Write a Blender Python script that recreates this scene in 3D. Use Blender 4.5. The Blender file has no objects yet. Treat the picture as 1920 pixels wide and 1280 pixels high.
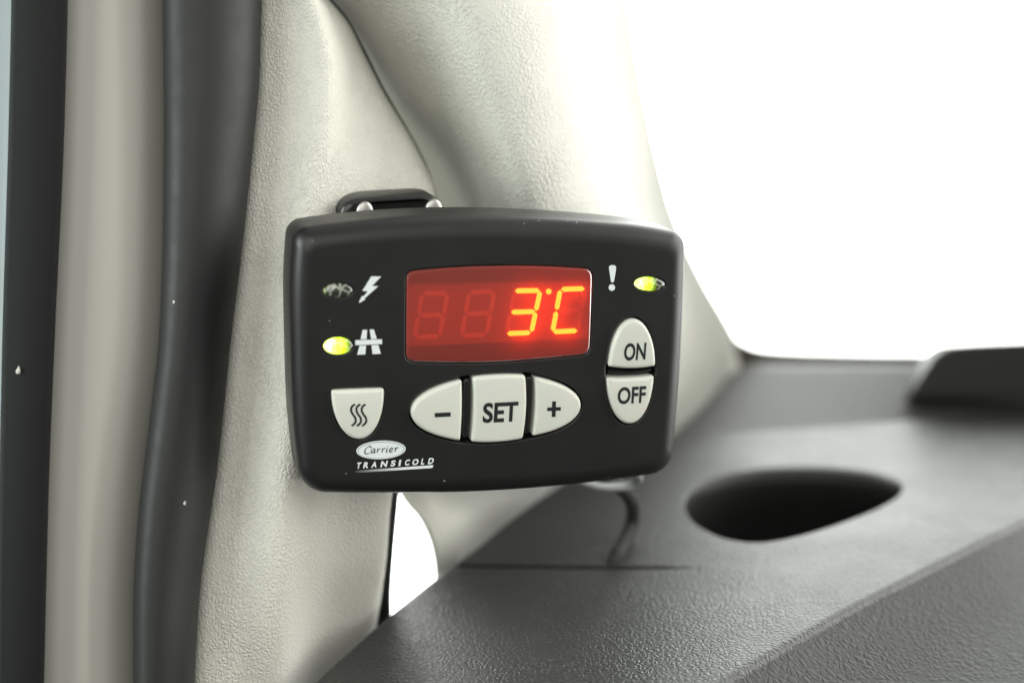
import bpy, bmesh, math, random
import numpy as np
from mathutils import Vector, Matrix
from mathutils.geometry import delaunay_2d_cdt

random.seed(7)
scene = bpy.context.scene
COL = scene.collection

# ------------------------------------------------------------------ camera
FPX = 50.0 / 36.0 * 1920.0            # focal length in photo pixels
PITCH = math.radians(15)
CAM = Vector((0, 0, 0.22))            # 22 cm above the dashboard top (z = 0)
FWD = Vector((0, math.cos(PITCH), -math.sin(PITCH)))
RGT = Vector((1, 0, 0))
UPV = Vector((0, math.sin(PITCH), math.cos(PITCH)))
cd = bpy.data.cameras.new('camera')
cam = bpy.data.objects.new('camera', cd)
COL.objects.link(cam)
cam.location = CAM
cam.rotation_euler = (math.radians(90) - PITCH, 0, 0)
cd.lens = 50
cd.sensor_width = 36
cd.clip_start = 0.01
cd.clip_end = 50
cd.dof.use_dof = True
cd.dof.focus_distance = 0.441
cd.dof.aperture_fstop = 4.2
scene.camera = cam

# ------------------------------------------------------------------ daylight
w = bpy.data.worlds.new("World")
scene.world = w
w.use_nodes = True
nt = w.node_tree
nt.nodes.clear()
o_ = nt.nodes.new('ShaderNodeOutputWorld')
tc = nt.nodes.new('ShaderNodeTexCoord')
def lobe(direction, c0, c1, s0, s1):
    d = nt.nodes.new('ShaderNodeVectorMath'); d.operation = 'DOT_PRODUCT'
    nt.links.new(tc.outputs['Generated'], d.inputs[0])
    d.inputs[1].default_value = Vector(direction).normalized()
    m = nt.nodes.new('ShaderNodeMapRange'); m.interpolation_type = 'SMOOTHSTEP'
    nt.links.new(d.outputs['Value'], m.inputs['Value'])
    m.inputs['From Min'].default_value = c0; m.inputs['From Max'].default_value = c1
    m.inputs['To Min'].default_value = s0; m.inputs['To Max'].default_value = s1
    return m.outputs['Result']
def bg(color, strength_socket):
    b = nt.nodes.new('ShaderNodeBackground')
    b.inputs['Color'].default_value = (*color, 1)
    nt.links.new(strength_socket, b.inputs['Strength'])
    return b.outputs[0]
def addsh(a, b):
    n = nt.nodes.new('ShaderNodeAddShader')
    nt.links.new(a, n.inputs[0]); nt.links.new(b, n.inputs[1])
    return n.outputs[0]
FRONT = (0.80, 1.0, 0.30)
sky_m = nt.nodes.new('ShaderNodeMath'); sky_m.operation = 'MULTIPLY'      # bright overcast ahead, dimmed overhead to stand in for the unbuilt cab roof
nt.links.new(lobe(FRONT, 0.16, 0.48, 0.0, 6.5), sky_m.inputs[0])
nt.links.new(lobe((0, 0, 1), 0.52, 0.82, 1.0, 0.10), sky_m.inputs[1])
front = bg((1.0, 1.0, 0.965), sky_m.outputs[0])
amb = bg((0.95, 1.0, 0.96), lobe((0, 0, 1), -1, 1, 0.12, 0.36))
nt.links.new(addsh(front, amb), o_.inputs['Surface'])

def area(name, loc, target, size, power, color=(1, 1, 1), size_y=None):
    l = bpy.data.lights.new(name, 'AREA')
    l.energy = power; l.color = color; l.size = size
    if size_y:
        l.shape = 'RECTANGLE'; l.size_y = size_y
    o = bpy.data.objects.new(name, l)
    COL.objects.link(o)
    o.location = loc
    o.rotation_euler = (Vector(target) - Vector(loc)).to_track_quat('-Z', 'Y').to_euler()
    return o
area('side_window_light', (-0.95, -0.05, 0.40), (-0.08, 0.46, 0.16), 0.6, 14.5, (0.93, 1.0, 0.97), 0.7)
area('cab_fill_light', (-0.10, -0.75, 0.75), (0.0, 0.45, 0.15), 1.0, 9.5, (1.0, 0.985, 0.95))  # added fill lamp, brightens the trims from behind the camera

vs = scene.view_settings
vs.view_transform = 'Standard'
vs.look = 'None'
vs.exposure = 0
vs.gamma = 1
vs.use_curve_mapping = False
scene.render.resolution_x = 1024
scene.render.resolution_y = 682
try:
    scene.cycles.use_denoising = True
    scene.cycles.denoiser = 'OPENIMAGEDENOISE'
    scene.cycles.max_bounces = 10
    scene.cycles.transparent_max_bounces = 16
    scene.cycles.sample_clamp_indirect = 6
except Exception:
    pass

# ------------------------------------------------------------------ projection helpers
def ray(px, py):
    return FWD + RGT * ((px - 960) / FPX) + UPV * ((640 - py) / FPX)
def P(px, py, d):
    return CAM + ray(px, py) * d
def G(px, py, z=0.0):
    r = ray(px, py)
    return CAM + r * ((z - CAM.z) / r.z)

# ------------------------------------------------------------------ materials
def new_mat(name):
    m = bpy.data.materials.new(name)
    m.use_nodes = True
    n = m.node_tree
    b = n.nodes['Principled BSDF']
    return m, n, b
def pbr(name, color, rough=0.5, spec=0.5, metal=0.0, **kw):
    m, n, b = new_mat(name)
    b.inputs['Base Color'].default_value = (*color, 1)
    b.inputs['Roughness'].default_value = rough
    b.inputs['Specular IOR Level'].default_value = spec
    b.inputs['Metallic'].default_value = metal
    for k, v in kw.items():
        b.inputs[k].default_value = v
    return m
def N(n, kind, **kw):
    x = n.nodes.new(kind)
    for k, v in kw.items():
        setattr(x, k, v)
    return x
def grain(m, scale, dist, strength=1.0, stretch=(1, 1, 1), warp=0.35, fine=0.25, rough_var=0.0, tint=0.0):
    """pebbled leather grain: warped cell creases plus fine noise, as bump (and slight colour in the creases' wear)"""
    n = m.node_tree
    b = n.nodes['Principled BSDF']
    t = N(n, 'ShaderNodeTexCoord')
    mp = N(n, 'ShaderNodeMapping'); mp.inputs['Scale'].default_value = stretch
    n.links.new(t.outputs['Object'], mp.inputs['Vector'])
    nz = N(n, 'ShaderNodeTexNoise'); nz.inputs['Scale'].default_value = scale * 0.55
    nz.inputs['Detail'].default_value = 1
    n.links.new(mp.outputs[0], nz.inputs['Vector'])
    sub = N(n, 'ShaderNodeVectorMath', operation='SUBTRACT'); sub.inputs[1].default_value = (0.5, 0.5, 0.5)
    n.links.new(nz.outputs['Color'], sub.inputs[0])
    scl = N(n, 'ShaderNodeVectorMath', operation='SCALE'); scl.inputs['Scale'].default_value = warp * 4.0 / scale
    n.links.new(sub.outputs[0], scl.inputs[0])
    add = N(n, 'ShaderNodeVectorMath', operation='ADD')
    n.links.new(mp.outputs[0], add.inputs[0]); n.links.new(scl.outputs[0], add.inputs[1])
    vo = N(n, 'ShaderNodeTexVoronoi', feature='DISTANCE_TO_EDGE'); vo.inputs['Scale'].default_value = scale
    n.links.new(add.outputs[0], vo.inputs['Vector'])
    mr = N(n, 'ShaderNodeMapRange', interpolation_type='SMOOTHSTEP')
    mr.inputs['From Max'].default_value = 0.32
    n.links.new(vo.outputs['Distance'], mr.inputs['Value'])
    n2 = N(n, 'ShaderNodeTexNoise'); n2.inputs['Scale'].default_value = scale * 2.2; n2.inputs['Detail'].default_value = 4
    n.links.new(mp.outputs[0], n2.inputs['Vector'])
    n3 = N(n, 'ShaderNodeTexNoise'); n3.inputs['Scale'].default_value = scale * 0.12; n3.inputs['Detail'].default_value = 2
    n.links.new(mp.outputs[0], n3.inputs['Vector'])
    amp = N(n, 'ShaderNodeMapRange'); amp.inputs['From Min'].default_value = 0.3; amp.inputs['From Max'].default_value = 0.7
    amp.inputs['To Min'].default_value = 0.45; amp.inputs['To Max'].default_value = 1.0
    n.links.new(n3.outputs['Fac'], amp.inputs['Value'])
    mul0 = N(n, 'ShaderNodeMath', operation='MULTIPLY')
    n.links.new(mr.outputs[0], mul0.inputs[0]); n.links.new(amp.outputs[0], mul0.inputs[1])
    mu = N(n, 'ShaderNodeMath', operation='MULTIPLY_ADD'); mu.inputs[1].default_value = fine
    n.links.new(n2.outputs['Fac'], mu.inputs[0]); n.links.new(mul0.outputs[0], mu.inputs[2])
    bp = N(n, 'ShaderNodeBump'); bp.inputs['Strength'].default_value = strength; bp.inputs['Distance'].default_value = dist
    n.links.new(mu.outputs[0], bp.inputs['Height'])
    n.links.new(bp.outputs[0], b.inputs['Normal'])
    if tint:
        base = tuple(b.inputs['Base Color'].default_value)
        n4 = N(n, 'ShaderNodeTexNoise'); n4.inputs['Scale'].default_value = 14; n4.inputs['Detail'].default_value = 5
        n.links.new(t.outputs['Object'], n4.inputs['Vector'])
        mx = N(n, 'ShaderNodeMix', data_type='RGBA')
        mx.inputs[6].default_value = tuple(c * (1 - tint) for c in base[:3]) + (1,)
        mx.inputs[7].default_value = tuple(min(1, c * (1 + tint)) for c in base[:3]) + (1,)
        n.links.new(n4.outputs['Fac'], mx.inputs[0]); n.links.new(mx.outputs[2], b.inputs['Base Color'])
    return m
def specks(m, scale, size, prob, color, bump_scale=None, bump_dist=0.00003, up=0.0):
    """sparse lint and dust specks lying on a surface"""
    n = m.node_tree
    b = n.nodes['Principled BSDF']
    base = tuple(b.inputs['Base Color'].default_value)
    t = N(n, 'ShaderNodeTexCoord')
    nz = N(n, 'ShaderNodeTexNoise'); nz.inputs['Scale'].default_value = scale * 3
    n.links.new(t.outputs['Object'], nz.inputs['Vector'])
    mxv = N(n, 'ShaderNodeVectorMath', operation='MULTIPLY_ADD')
    mxv.inputs[1].default_value = (0.5 / scale,) * 3
    n.links.new(nz.outputs['Color'], mxv.inputs[0]); n.links.new(t.outputs['Object'], mxv.inputs[2])
    vo = N(n, 'ShaderNodeTexVoronoi'); vo.inputs['Scale'].default_value = scale
    n.links.new(mxv.outputs[0], vo.inputs['Vector'])
    lt = N(n, 'ShaderNodeMath', operation='LESS_THAN'); lt.inputs[1].default_value = size
    n.links.new(vo.outputs['Distance'], lt.inputs[0])
    sp = N(n, 'ShaderNodeSeparateColor'); n.links.new(vo.outputs['Color'], sp.inputs[0])
    l2 = N(n, 'ShaderNodeMath', operation='LESS_THAN'); l2.inputs[1].default_value = prob
    n.links.new(sp.outputs[0], l2.inputs[0])
    if up:                                   # more dust settles on faces that look up
        ge = N(n, 'ShaderNodeNewGeometry'); sx = N(n, 'ShaderNodeSeparateXYZ'); n.links.new(ge.outputs['Normal'], sx.inputs[0])
        um = N(n, 'ShaderNodeMapRange'); um.inputs['From Min'].default_value = 0.35; um.inputs['From Max'].default_value = 0.9
        um.inputs['To Min'].default_value = prob; um.inputs['To Max'].default_value = up
        n.links.new(sx.outputs['Z'], um.inputs['Value']); n.links.new(um.outputs[0], l2.inputs[1])
    mu = N(n, 'ShaderNodeMath', operation='MULTIPLY')
    n.links.new(lt.outputs[0], mu.inputs[0]); n.links.new(l2.outputs[0], mu.inputs[1])
    mx = N(n, 'ShaderNodeMix', data_type='RGBA')
    mx.inputs[6].default_value = base; mx.inputs[7].default_value = (*color, 1)
    n.links.new(mu.outputs[0], mx.inputs[0]); n.links.new(mx.outputs[2], b.inputs['Base Color'])
    if bump_scale:
        nb = N(n, 'ShaderNodeTexNoise'); nb.inputs['Scale'].default_value = bump_scale; nb.inputs['Detail'].default_value = 2
        n.links.new(t.outputs['Object'], nb.inputs['Vector'])
        bp = N(n, 'ShaderNodeBump'); bp.inputs['Distance'].default_value = bump_dist; bp.inputs['Strength'].default_value = 1
        n.links.new(nb.outputs['Fac'], bp.inputs['Height']); n.links.new(bp.outputs[0], b.inputs['Normal'])
    return m

M = {}
M['trim_a'] = grain(pbr('cream_grained_trim', (0.56, 0.55, 0.485), 0.55, 0.35), 820, 0.00036, 0.75, (1, 1, 0.8), 0.3, 0.12, tint=0.012)
M['trim_b'] = grain(pbr('cream_soft_trim', (0.50, 0.50, 0.445), 0.55, 0.35), 680, 0.00040, 0.75, (1, 1, 0.85), 0.3, 0.10, tint=0.012)
M['paint'] = pbr('body_paint', (0.31, 0.30, 0.265), 0.42, 0.4)
M['door'] = pbr('pale_door_paint', (0.22, 0.255, 0.255), 0.4, 0.4)
M['rubber'] = specks(pbr('rubber', (0.0175, 0.0182, 0.0172), 0.52, 0.28), 260, 0.05, 0.05, (0.16, 0.16, 0.155), 900, 0.00003)
M['black'] = specks(pbr('matt_black', (0.008, 0.0085, 0.008), 0.6, 0.12), 200, 0.05, 0.012, (0.2, 0.2, 0.2), 1500, 0.00002)
M['chip'] = pbr('lint', (0.5, 0.48, 0.44), 0.8)
M['dash'] = grain(pbr('dash_plastic', (0.023, 0.0235, 0.022), 0.44, 0.4), 560, 0.00024, 0.7, (1, 1, 1), 0.3, 0.15, tint=0.06)
M['ledge'] = grain(pbr('dash_plastic_lit', (0.12, 0.12, 0.116), 0.5, 0.45), 640, 0.0002, 0.8, tint=0.05)  # same plastic as the dash, windscreen light put into a paler base
M['pad'] = grain(pbr('pad_plastic', (0.019, 0.0195, 0.0185), 0.48, 0.22), 350, 0.0005, 0.42, (1, 1.5, 1), 0.35, 0.2, tint=0.06)
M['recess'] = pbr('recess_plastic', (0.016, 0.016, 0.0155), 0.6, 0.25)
M['hood'] = pbr('hood_plastic', (0.014, 0.0135, 0.012), 0.5, 0.3)
M['frit'] = pbr('black_glass_border', (0.03, 0.021, 0.013), 0.4, 0.4)
M['housing'] = specks(pbr('black_housing', (0.0085, 0.0084, 0.008), 0.40, 0.42), 420, 0.10, 0.022, (0.24, 0.24, 0.22), 4200, 0.000018, up=0.34)
M['gap'] = pbr('dark_gap', (0.006, 0.006, 0.006), 0.5, 0.3)
M['divider'] = pbr('divider_plastic', (0.012, 0.012, 0.012), 0.25, 0.5)
M['button'] = pbr('ivory_button', (0.54, 0.55, 0.485), 0.36, 0.4)
M['button'].node_tree.nodes['Principled BSDF'].inputs['Subsurface Weight'].default_value = 0.25
M['button'].node_tree.nodes['Principled BSDF'].inputs['Subsurface Scale'].default_value = 0.002
M['ink'] = pbr('black_ink', (0.012, 0.012, 0.012), 0.5, 0.3)
M['print'] = pbr('white_print', (0.62, 0.66, 0.64), 0.5, 0.4)
M['grey_ink'] = pbr('grey_ink', (0.06, 0.07, 0.07), 0.5, 0.3)
M['screw'] = pbr('bright_screw', (0.42, 0.41, 0.38), 0.45, 0.5, 1.0)
M['bracket'] = pbr('bracket_plastic', (0.012, 0.012, 0.0115), 0.32, 0.5)
M['cable'] = pbr('cable_sheath', (0.045, 0.045, 0.044), 0.7, 0.05)
M['wire'] = pbr('pale_wire', (0.26, 0.27, 0.265), 0.5, 0.3)
M['module'] = pbr('display_module_face', (0.45, 0.42, 0.40), 0.6, 0.3)
M['board'] = pbr('display_board', (0.06, 0.055, 0.05), 0.7, 0.2)
M['segment_off'] = pbr('segment_unlit', (0.95, 0.9, 0.9), 0.5, 0.3)
def rough_wear(m, scale, lo, hi):
    n = m.node_tree; b = n.nodes['Principled BSDF']
    t = N(n, 'ShaderNodeTexCoord'); nz = N(n, 'ShaderNodeTexNoise'); nz.inputs['Scale'].default_value = scale; nz.inputs['Detail'].default_value = 6
    nz.inputs['Distortion'].default_value = 0.6
    n.links.new(t.outputs['Object'], nz.inputs['Vector'])
    r = N(n, 'ShaderNodeMapRange'); r.inputs['From Min'].default_value = 0.35; r.inputs['From Max'].default_value = 0.65
    r.inputs['To Min'].default_value = lo; r.inputs['To Max'].default_value = hi
    n.links.new(nz.outputs['Fac'], r.inputs['Value']); n.links.new(r.outputs[0], b.inputs['Roughness'])
rough_wear(M['housing'], 60, 0.385, 0.44); rough_wear(M['button'], 140, 0.30, 0.46); rough_wear(M['rubber'], 120, 0.48, 0.56)
rough_wear(M['dash'], 40, 0.425, 0.455)
def emit(name, color, strength):
    m, n, b = new_mat(name)
    b.inputs['Base Color'].default_value = (0.2, 0.02, 0.01, 1)
    b.inputs['Emission Color'].default_value = (*color, 1)
    b.inputs['Emission Strength'].default_value = strength
    return m
M['segment_on'] = emit('segment_lit', (1.0, 0.37, 0.04), 16.0)
# red display window: clear red filter + a milky share that scatters the light of the digits
def lens_mat():
    m = bpy.data.materials.new('red_filter'); m.use_nodes = True
    n = m.node_tree; n.nodes.clear()
    o = N(n, 'ShaderNodeOutputMaterial')
    tr = N(n, 'ShaderNodeBsdfTransparent'); tr.inputs[0].default_value = (0.80, 0.24, 0.16, 1)
    tl = N(n, 'ShaderNodeBsdfTranslucent'); tl.inputs[0].default_value = (0.95, 0.05, 0.04, 1)
    df = N(n, 'ShaderNodeBsdfDiffuse'); df.inputs[0].default_value = (0.43, 0.088, 0.068, 1)
    gl = N(n, 'ShaderNodeBsdfGlossy'); gl.inputs['Roughness'].default_value = 0.32
    fr = N(n, 'ShaderNodeFresnel'); fr.inputs[0].default_value = 1.30
    m1 = N(n, 'ShaderNodeMixShader'); m1.inputs[0].default_value = 0.66
    n.links.new(tl.outputs[0], m1.inputs[1]); n.links.new(df.outputs[0], m1.inputs[2])
    m2 = N(n, 'ShaderNodeMixShader'); m2.inputs[0].default_value = 0.50
    n.links.new(tr.outputs[0], m2.inputs[1]); n.links.new(m1.outputs[0], m2.inputs[2])
    m3 = N(n, 'ShaderNodeMixShader'); n.links.new(fr.outputs[0], m3.inputs[0])
    n.links.new(m2.outputs[0], m3.inputs[1]); n.links.new(gl.outputs[0], m3.inputs[2])
    n.links.new(m3.outputs[0], o.inputs[0])
    return m
M['lens'] = lens_mat()
def led_mat(name, reach, power, dark=(0.02, 0.025, 0.012)):
    """clear indicator lens with a lamp at its left end; local X runs -1..1 across the lens"""
    m, n, b = new_mat(name)
    b.inputs['Base Color'].default_value = (*dark, 1)
    b.inputs['Roughness'].default_value = 0.12
    b.inputs['Coat Weight'].default_value = 0.6
    t = N(n, 'ShaderNodeTexCoord')
    sp = N(n, 'ShaderNodeSeparateXYZ'); n.links.new(t.outputs['Object'], sp.inputs[0])
    nz = N(n, 'ShaderNodeTexNoise'); nz.inputs['Scale'].default_value = 900; nz.inputs['Detail'].default_value = 2
    nz.inputs['Distortion'].default_value = 2.0
    n.links.new(t.outputs['Object'], nz.inputs['Vector'])
    x = N(n, 'ShaderNodeMapRange', interpolation_type='SMOOTHSTEP')
    x.inputs['From Min'].default_value = reach; x.inputs['From Max'].default_value = -0.0046
    n.links.new(sp.outputs[0], x.inputs['Value'])
    mk_ = N(n, 'ShaderNodeMapRange'); mk_.inputs['From Min'].default_value = 0.35; mk_.inputs['From Max'].default_value = 0.65
    mk_.inputs['To Min'].default_value = 0.55; mk_.inputs['To Max'].default_value = 1.25
    n.links.new(nz.outputs['Fac'], mk_.inputs['Value'])
    mu = N(n, 'ShaderNodeMath', operation='MULTIPLY'); n.links.new(x.outputs[0], mu.inputs[0]); n.links.new(mk_.outputs[0], mu.inputs[1])
    m2 = N(n, 'ShaderNodeMath', operation='MULTIPLY'); m2.inputs[1].default_value = power
    n.links.new(mu.outputs[0], m2.inputs[0])
    cr_ = N(n, 'ShaderNodeValToRGB'); n.links.new(mu.outputs[0], cr_.inputs[0])
    cr_.color_ramp.elements[0].position = 0.45; cr_.color_ramp.elements[0].color = (0.62, 1.0, 0.015, 1)
    cr_.color_ramp.elements[1].position = 1.0; cr_.color_ramp.elements[1].color = (0.8, 1.0, 0.16, 1)
    n.links.new(cr_.outputs[0], b.inputs['Emission Color'])
    n.links.new(m2.outputs[0], b.inputs['Emission Strength'])
    vo = N(n, 'ShaderNodeTexVoronoi', feature='DISTANCE_TO_EDGE'); vo.inputs['Scale'].default_value = 330
    n.links.new(t.outputs['Object'], vo.inputs['Vector'])
    ed = N(n, 'ShaderNodeMapRange'); ed.inputs['From Min'].default_value = 0.03; ed.inputs['From Max'].default_value = 0.12
    n.links.new(vo.outputs['Distance'], ed.inputs['Value'])
    mx = N(n, 'ShaderNodeMix', data_type='RGBA'); mx.inputs[6].default_value = (0.26, 0.27, 0.22, 1); mx.inputs[7].default_value = (*dark, 1)
    n.links.new(ed.outputs[0], mx.inputs[0]); n.links.new(mx.outputs[2], b.inputs['Base Color'])
    return m
M['led_off'] = led_mat('indicator_unlit', -0.0030, 0.25, (0.022, 0.030, 0.020))
M['led_on'] = led_mat('indicator_lit', 0.0042, 9.0)
M['led_half'] = led_mat('indicator_half_lit', 0.0026, 5.0)
def glass_mat():
    m = bpy.data.materials.new('window_glass'); m.use_nodes = True
    n = m.node_tree; n.nodes.clear()
    o = N(n, 'ShaderNodeOutputMaterial')
    tr = N(n, 'ShaderNodeBsdfTransparent'); tr.inputs[0].default_value = (0.95, 0.985, 0.965, 1)
    gl = N(n, 'ShaderNodeBsdfGlossy'); gl.inputs['Roughness'].default_value = 0.02
    fr = N(n, 'ShaderNodeFresnel'); fr.inputs[0].default_value = 1.45
    mx = N(n, 'ShaderNodeMixShader')
    n.links.new(fr.outputs[0], mx.inputs[0]); n.links.new(tr.outputs[0], mx.inputs[1]); n.links.new(gl.outputs[0], mx.inputs[2])
    n.links.new(mx.outputs[0], o.inputs[0])
    return m
M['glass'] = glass_mat()
def fade_print():
    m, n, b = new_mat('fading_white_print')
    t = N(n, 'ShaderNodeTexCoord'); sp = N(n, 'ShaderNodeSeparateXYZ'); n.links.new(t.outputs['Generated'], sp.inputs[0])
    r = N(n, 'ShaderNodeValToRGB'); n.links.new(sp.outputs[0], r.inputs[0])
    r.color_ramp.elements[0].position = 0.0; r.color_ramp.elements[0].color = (0.03, 0.03, 0.03, 1)
    r.color_ramp.elements[1].position = 0.62; r.color_ramp.elements[1].color = (0.62, 0.66, 0.64, 1)
    n.links.new(r.outputs[0], b.inputs['Base Color'])
    return m
M['fade'] = fade_print()

# ------------------------------------------------------------------ mesh helpers
def link(name, verts, faces, mat, parent=None, smooth=True, mats=None, midx=None):
    """ONE mesh object; a top-level one gets its origin at its own lowest middle"""
    vs_ = [Vector(v) for v in verts]
    off = Vector((0, 0, 0))
    if parent is None:
        lo = Vector((min(v.x for v in vs_), min(v.y for v in vs_), min(v.z for v in vs_)))
        hi = Vector((max(v.x for v in vs_), max(v.y for v in vs_), max(v.z for v in vs_)))
        off = Vector(((lo.x + hi.x) / 2, (lo.y + hi.y) / 2, lo.z))
    me = bpy.data.meshes.new(name)
    me.from_pydata([tuple(v - off) for v in vs_], [], [tuple(f) for f in faces])
    for mm in (mats or [mat]):
        me.materials.append(mm)
    if midx:
        for p, i in zip(me.polygons, midx):
            p.material_index = i
    if smooth:
        me.polygons.foreach_set('use_smooth', [True] * len(me.polygons))
    me.validate()
    me.update()
    o = bpy.data.objects.new(name, me)
    COL.objects.link(o)
    o.location = off
    if parent is not None:
        o.parent = parent
    return o
def tag(o, label, cat, group=None, kind=None):
    o['label'] = label
    if cat: o['category'] = cat
    if group: o['group'] = group
    if kind: o['kind'] = kind
    return o
def thing(name, loc, label, cat):
    o = bpy.data.objects.new(name, None)
    o.empty_display_size = 0.02
    COL.objects.link(o)
    o.location = loc
    return tag(o, label, cat)

def spline(ts, vals, t):
    """cubic Hermite through vals at ts (finite-difference tangents), evaluated at t"""
    ts = np.asarray(ts, float); vals = np.asarray(vals, float)
    if vals.ndim == 1: vals = vals[:, None]
    m = np.gradient(vals, ts, axis=0) if len(ts) > 2 else np.repeat((vals[1:] - vals[:-1]) / (ts[1] - ts[0]), 2, 0)
    i = np.clip(np.searchsorted(ts, t, side='right') - 1, 0, len(ts) - 2)
    h = ts[i + 1] - ts[i]
    s = ((t - ts[i]) / h)[:, None]; h = h[:, None]
    return ((2*s**3 - 3*s**2 + 1) * vals[i] + (s**3 - 2*s**2 + s) * h * m[i]
            + (-2*s**3 + 3*s**2) * vals[i+1] + (s**3 - s**2) * h * m[i+1])
def sheet(name, rows, nu, nv, mat, parent=None, thick=0.0025):
    """smooth panel through rows of (y, [px...], [d...]); the panel has a real thickness behind its face"""
    ys = np.array([r[0] for r in rows], float)
    k = len(rows[0][1])
    px = np.array([r[1] for r in rows], float); dd = np.array([r[2] for r in rows], float)
    # the panel goes on above and below what the photo shows
    def ext(a, f, n0, n1):
        top_ = a[0] + (a[0] - a[1]) / (ys[1] - ys[0]) * n0 * f; bot_ = a[-1] + (a[-1] - a[-2]) / (ys[-1] - ys[-2]) * n1 * f
        return np.vstack([top_, a, bot_])
    px, dd = ext(px, .25, 360, 400), ext(dd, .25, 360, 400)
    ys = np.r_[ys[0] - 360, ys, ys[-1] + 400]; nv = int(nv * 1.5)
    tv = np.linspace(ys[0], ys[-1], nv)
    PX = spline(ys, px, tv); DD = spline(ys, dd, tv)
    tu = np.linspace(0, k - 1, nu)
    verts = []
    for r in range(nv):
        xx = spline(np.arange(k), PX[r], tu)[:, 0]; de = spline(np.arange(k), DD[r], tu)[:, 0]
        for c in range(nu):
            verts.append(P(xx[c], tv[r], de[c]))
    faces = [(r*nu + c, (r+1)*nu + c, (r+1)*nu + c + 1, r*nu + c + 1) for r in range(nv-1) for c in range(nu-1)]
    o = link(name, verts, faces, mat, parent)
    s = o.modifiers.new('thickness', 'SOLIDIFY'); s.thickness = thick; s.offset = -1
    return o
def tube(name, pts, radii, mat, parent=None, seg=24, sub=8, cap=True, flat=1.0, axis=None):
    """round (or flattened) bar swept along world points"""
    pts = np.array([tuple(p) for p in pts], float)
    ts = np.arange(len(pts), dtype=float)
    t = np.linspace(0, len(pts) - 1, (len(pts) - 1) * sub + 1)
    C = spline(ts, pts, t); R = spline(ts, np.array(radii, float), t)[:, 0]
    T = np.gradient(C, axis=0); T /= np.linalg.norm(T, axis=1)[:, None]
    ref = Vector(axis) if axis else Vector((0.3, 0.8, 0.5))
    verts, faces = [], []
    for i in range(len(C)):
        tt = Vector(T[i]); a = tt.cross(ref).normalized(); b = a.cross(tt).normalized()
        for k in range(seg):
            th = 2 * math.pi * k / seg
            verts.append(Vector(C[i]) + a * (math.cos(th) * R[i]) + b * (math.sin(th) * R[i] * flat))
    n = len(C)
    for i in range(n - 1):
        for k in range(seg):
            faces.append((i*seg + k, i*seg + (k+1) % seg, (i+1)*seg + (k+1) % seg, (i+1)*seg + k))
    if cap:
        faces.append(tuple(range(seg))[::-1]); faces.append(tuple((n-1)*seg + k for k in range(seg)))
    return link(name, verts, faces, mat, parent)
def inside(p, poly):
    x, y = p; c = False
    n = len(poly)
    for i in range(n):
        x1, y1 = poly[i]; x2, y2 = poly[i - 1]
        if (y1 > y) != (y2 > y) and x < (x2 - x1) * (y - y1) / (y2 - y1) + x1:
            c = not c
    return c
def cdt(outer, holes=(), extra=()):
    pts, edges = [], []
    for loop in [outer, *holes]:
        s = len(pts); pts += [Vector(p) for p in loop]
        edges += [(s + i, s + (i + 1) % len(loop)) for i in range(len(loop))]
    pts += [Vector(p) for p in extra]
    v, e, f, *_ = delaunay_2d_cdt(pts, edges, [], 0, 1e-7)
    out = []
    for t in f:
        c = sum((v[i] for i in t), Vector((0, 0))) / len(t)
        if inside(c, outer) and not any(inside(c, h) for h in holes):
            out.append(list(t))
    return [tuple(p) for p in v], out
def resample(loop, n):
    a = np.array(loop, float); a = np.vstack([a, a[:1]])
    s = np.r_[0, np.cumsum(np.linalg.norm(np.diff(a, axis=0), axis=1))]
    t = np.linspace(0, s[-1], n, endpoint=False)
    return np.c_[np.interp(t, s, a[:, 0]), np.interp(t, s, a[:, 1])]
def smooth_loop(loop, it):
    a = np.array(loop, float)
    for _ in range(it):
        a = 0.25 * np.roll(a, 1, 0) + 0.5 * a + 0.25 * np.roll(a, -1, 0)
    return a
def bez(*p, n=16):
    p = [np.array(q, float) for q in p]
    out = []
    for t in np.linspace(0, 1, n, endpoint=False):
        q = p
        while len(q) > 1:
            q = [(1 - t) * q[i] + t * q[i + 1] for i in range(len(q) - 1)]
        out.append(tuple(q[0]))
    return out
def spline_closed(pts, n):
    a = np.array(pts, float); k = len(a)
    t = np.linspace(0, k, n, endpoint=False)
    i = t.astype(int); s = (t - i)[:, None]
    p0, p1, p2, p3 = a[(i-1) % k], a[i % k], a[(i+1) % k], a[(i+2) % k]
    return 0.5 * (2*p1 + (p2-p0)*s + (2*p0 - 5*p1 + 4*p2 - p3)*s**2 + (3*p1 - p0 - 3*p2 + p3)*s**3)

# ================================================================== SETTING: the cab
# ---- lower pillar trim (cream, finely grained) beside the door seal
D6 = [.456, .4485, .446, .4455, .465, .477, .494]
def ra(y, xs, dz=0.0):
    if not isinstance(dz, list): dz = [dz] * 7
    return (y, xs + [xs[-1] + 3], [d + e for d, e in zip(D6, dz)])
rows = [ra(-60, [430, 470, 495, 520, 540, 560]), ra(0, [430, 492, 545, 590, 605, 615]), ra(40, [430, 491, 555, 605, 630, 648]),
        ra(100, [430, 489, 560, 620, 655, 679]), ra(170, [425, 486, 560, 622, 672, 714]), ra(270, [420, 475, 550, 612, 695, 771]),
        ra(350, [410, 464, 540, 600, 700, 806]), ra(450, [400, 455, 525, 590, 700, 818]), ra(640, [380, 432, 505, 575, 680, 795]),
        ra(850, [360, 412, 485, 553, 640, 744]), ra(925, [350, 400, 475, 545, 630, 728]), ra(1050, [330, 380, 455, 538, 615, 716], [0, 0, 0, .002, .006, .010, .012]),
        ra(1170, [320, 372, 450, 530, 605, 699], [0, 0, .002, .008, .022, .032, .038]), ra(1360, [310, 368, 440, 522, 590, 668], [0, 0, .008, .025, .045, .060, .070])]
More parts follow.
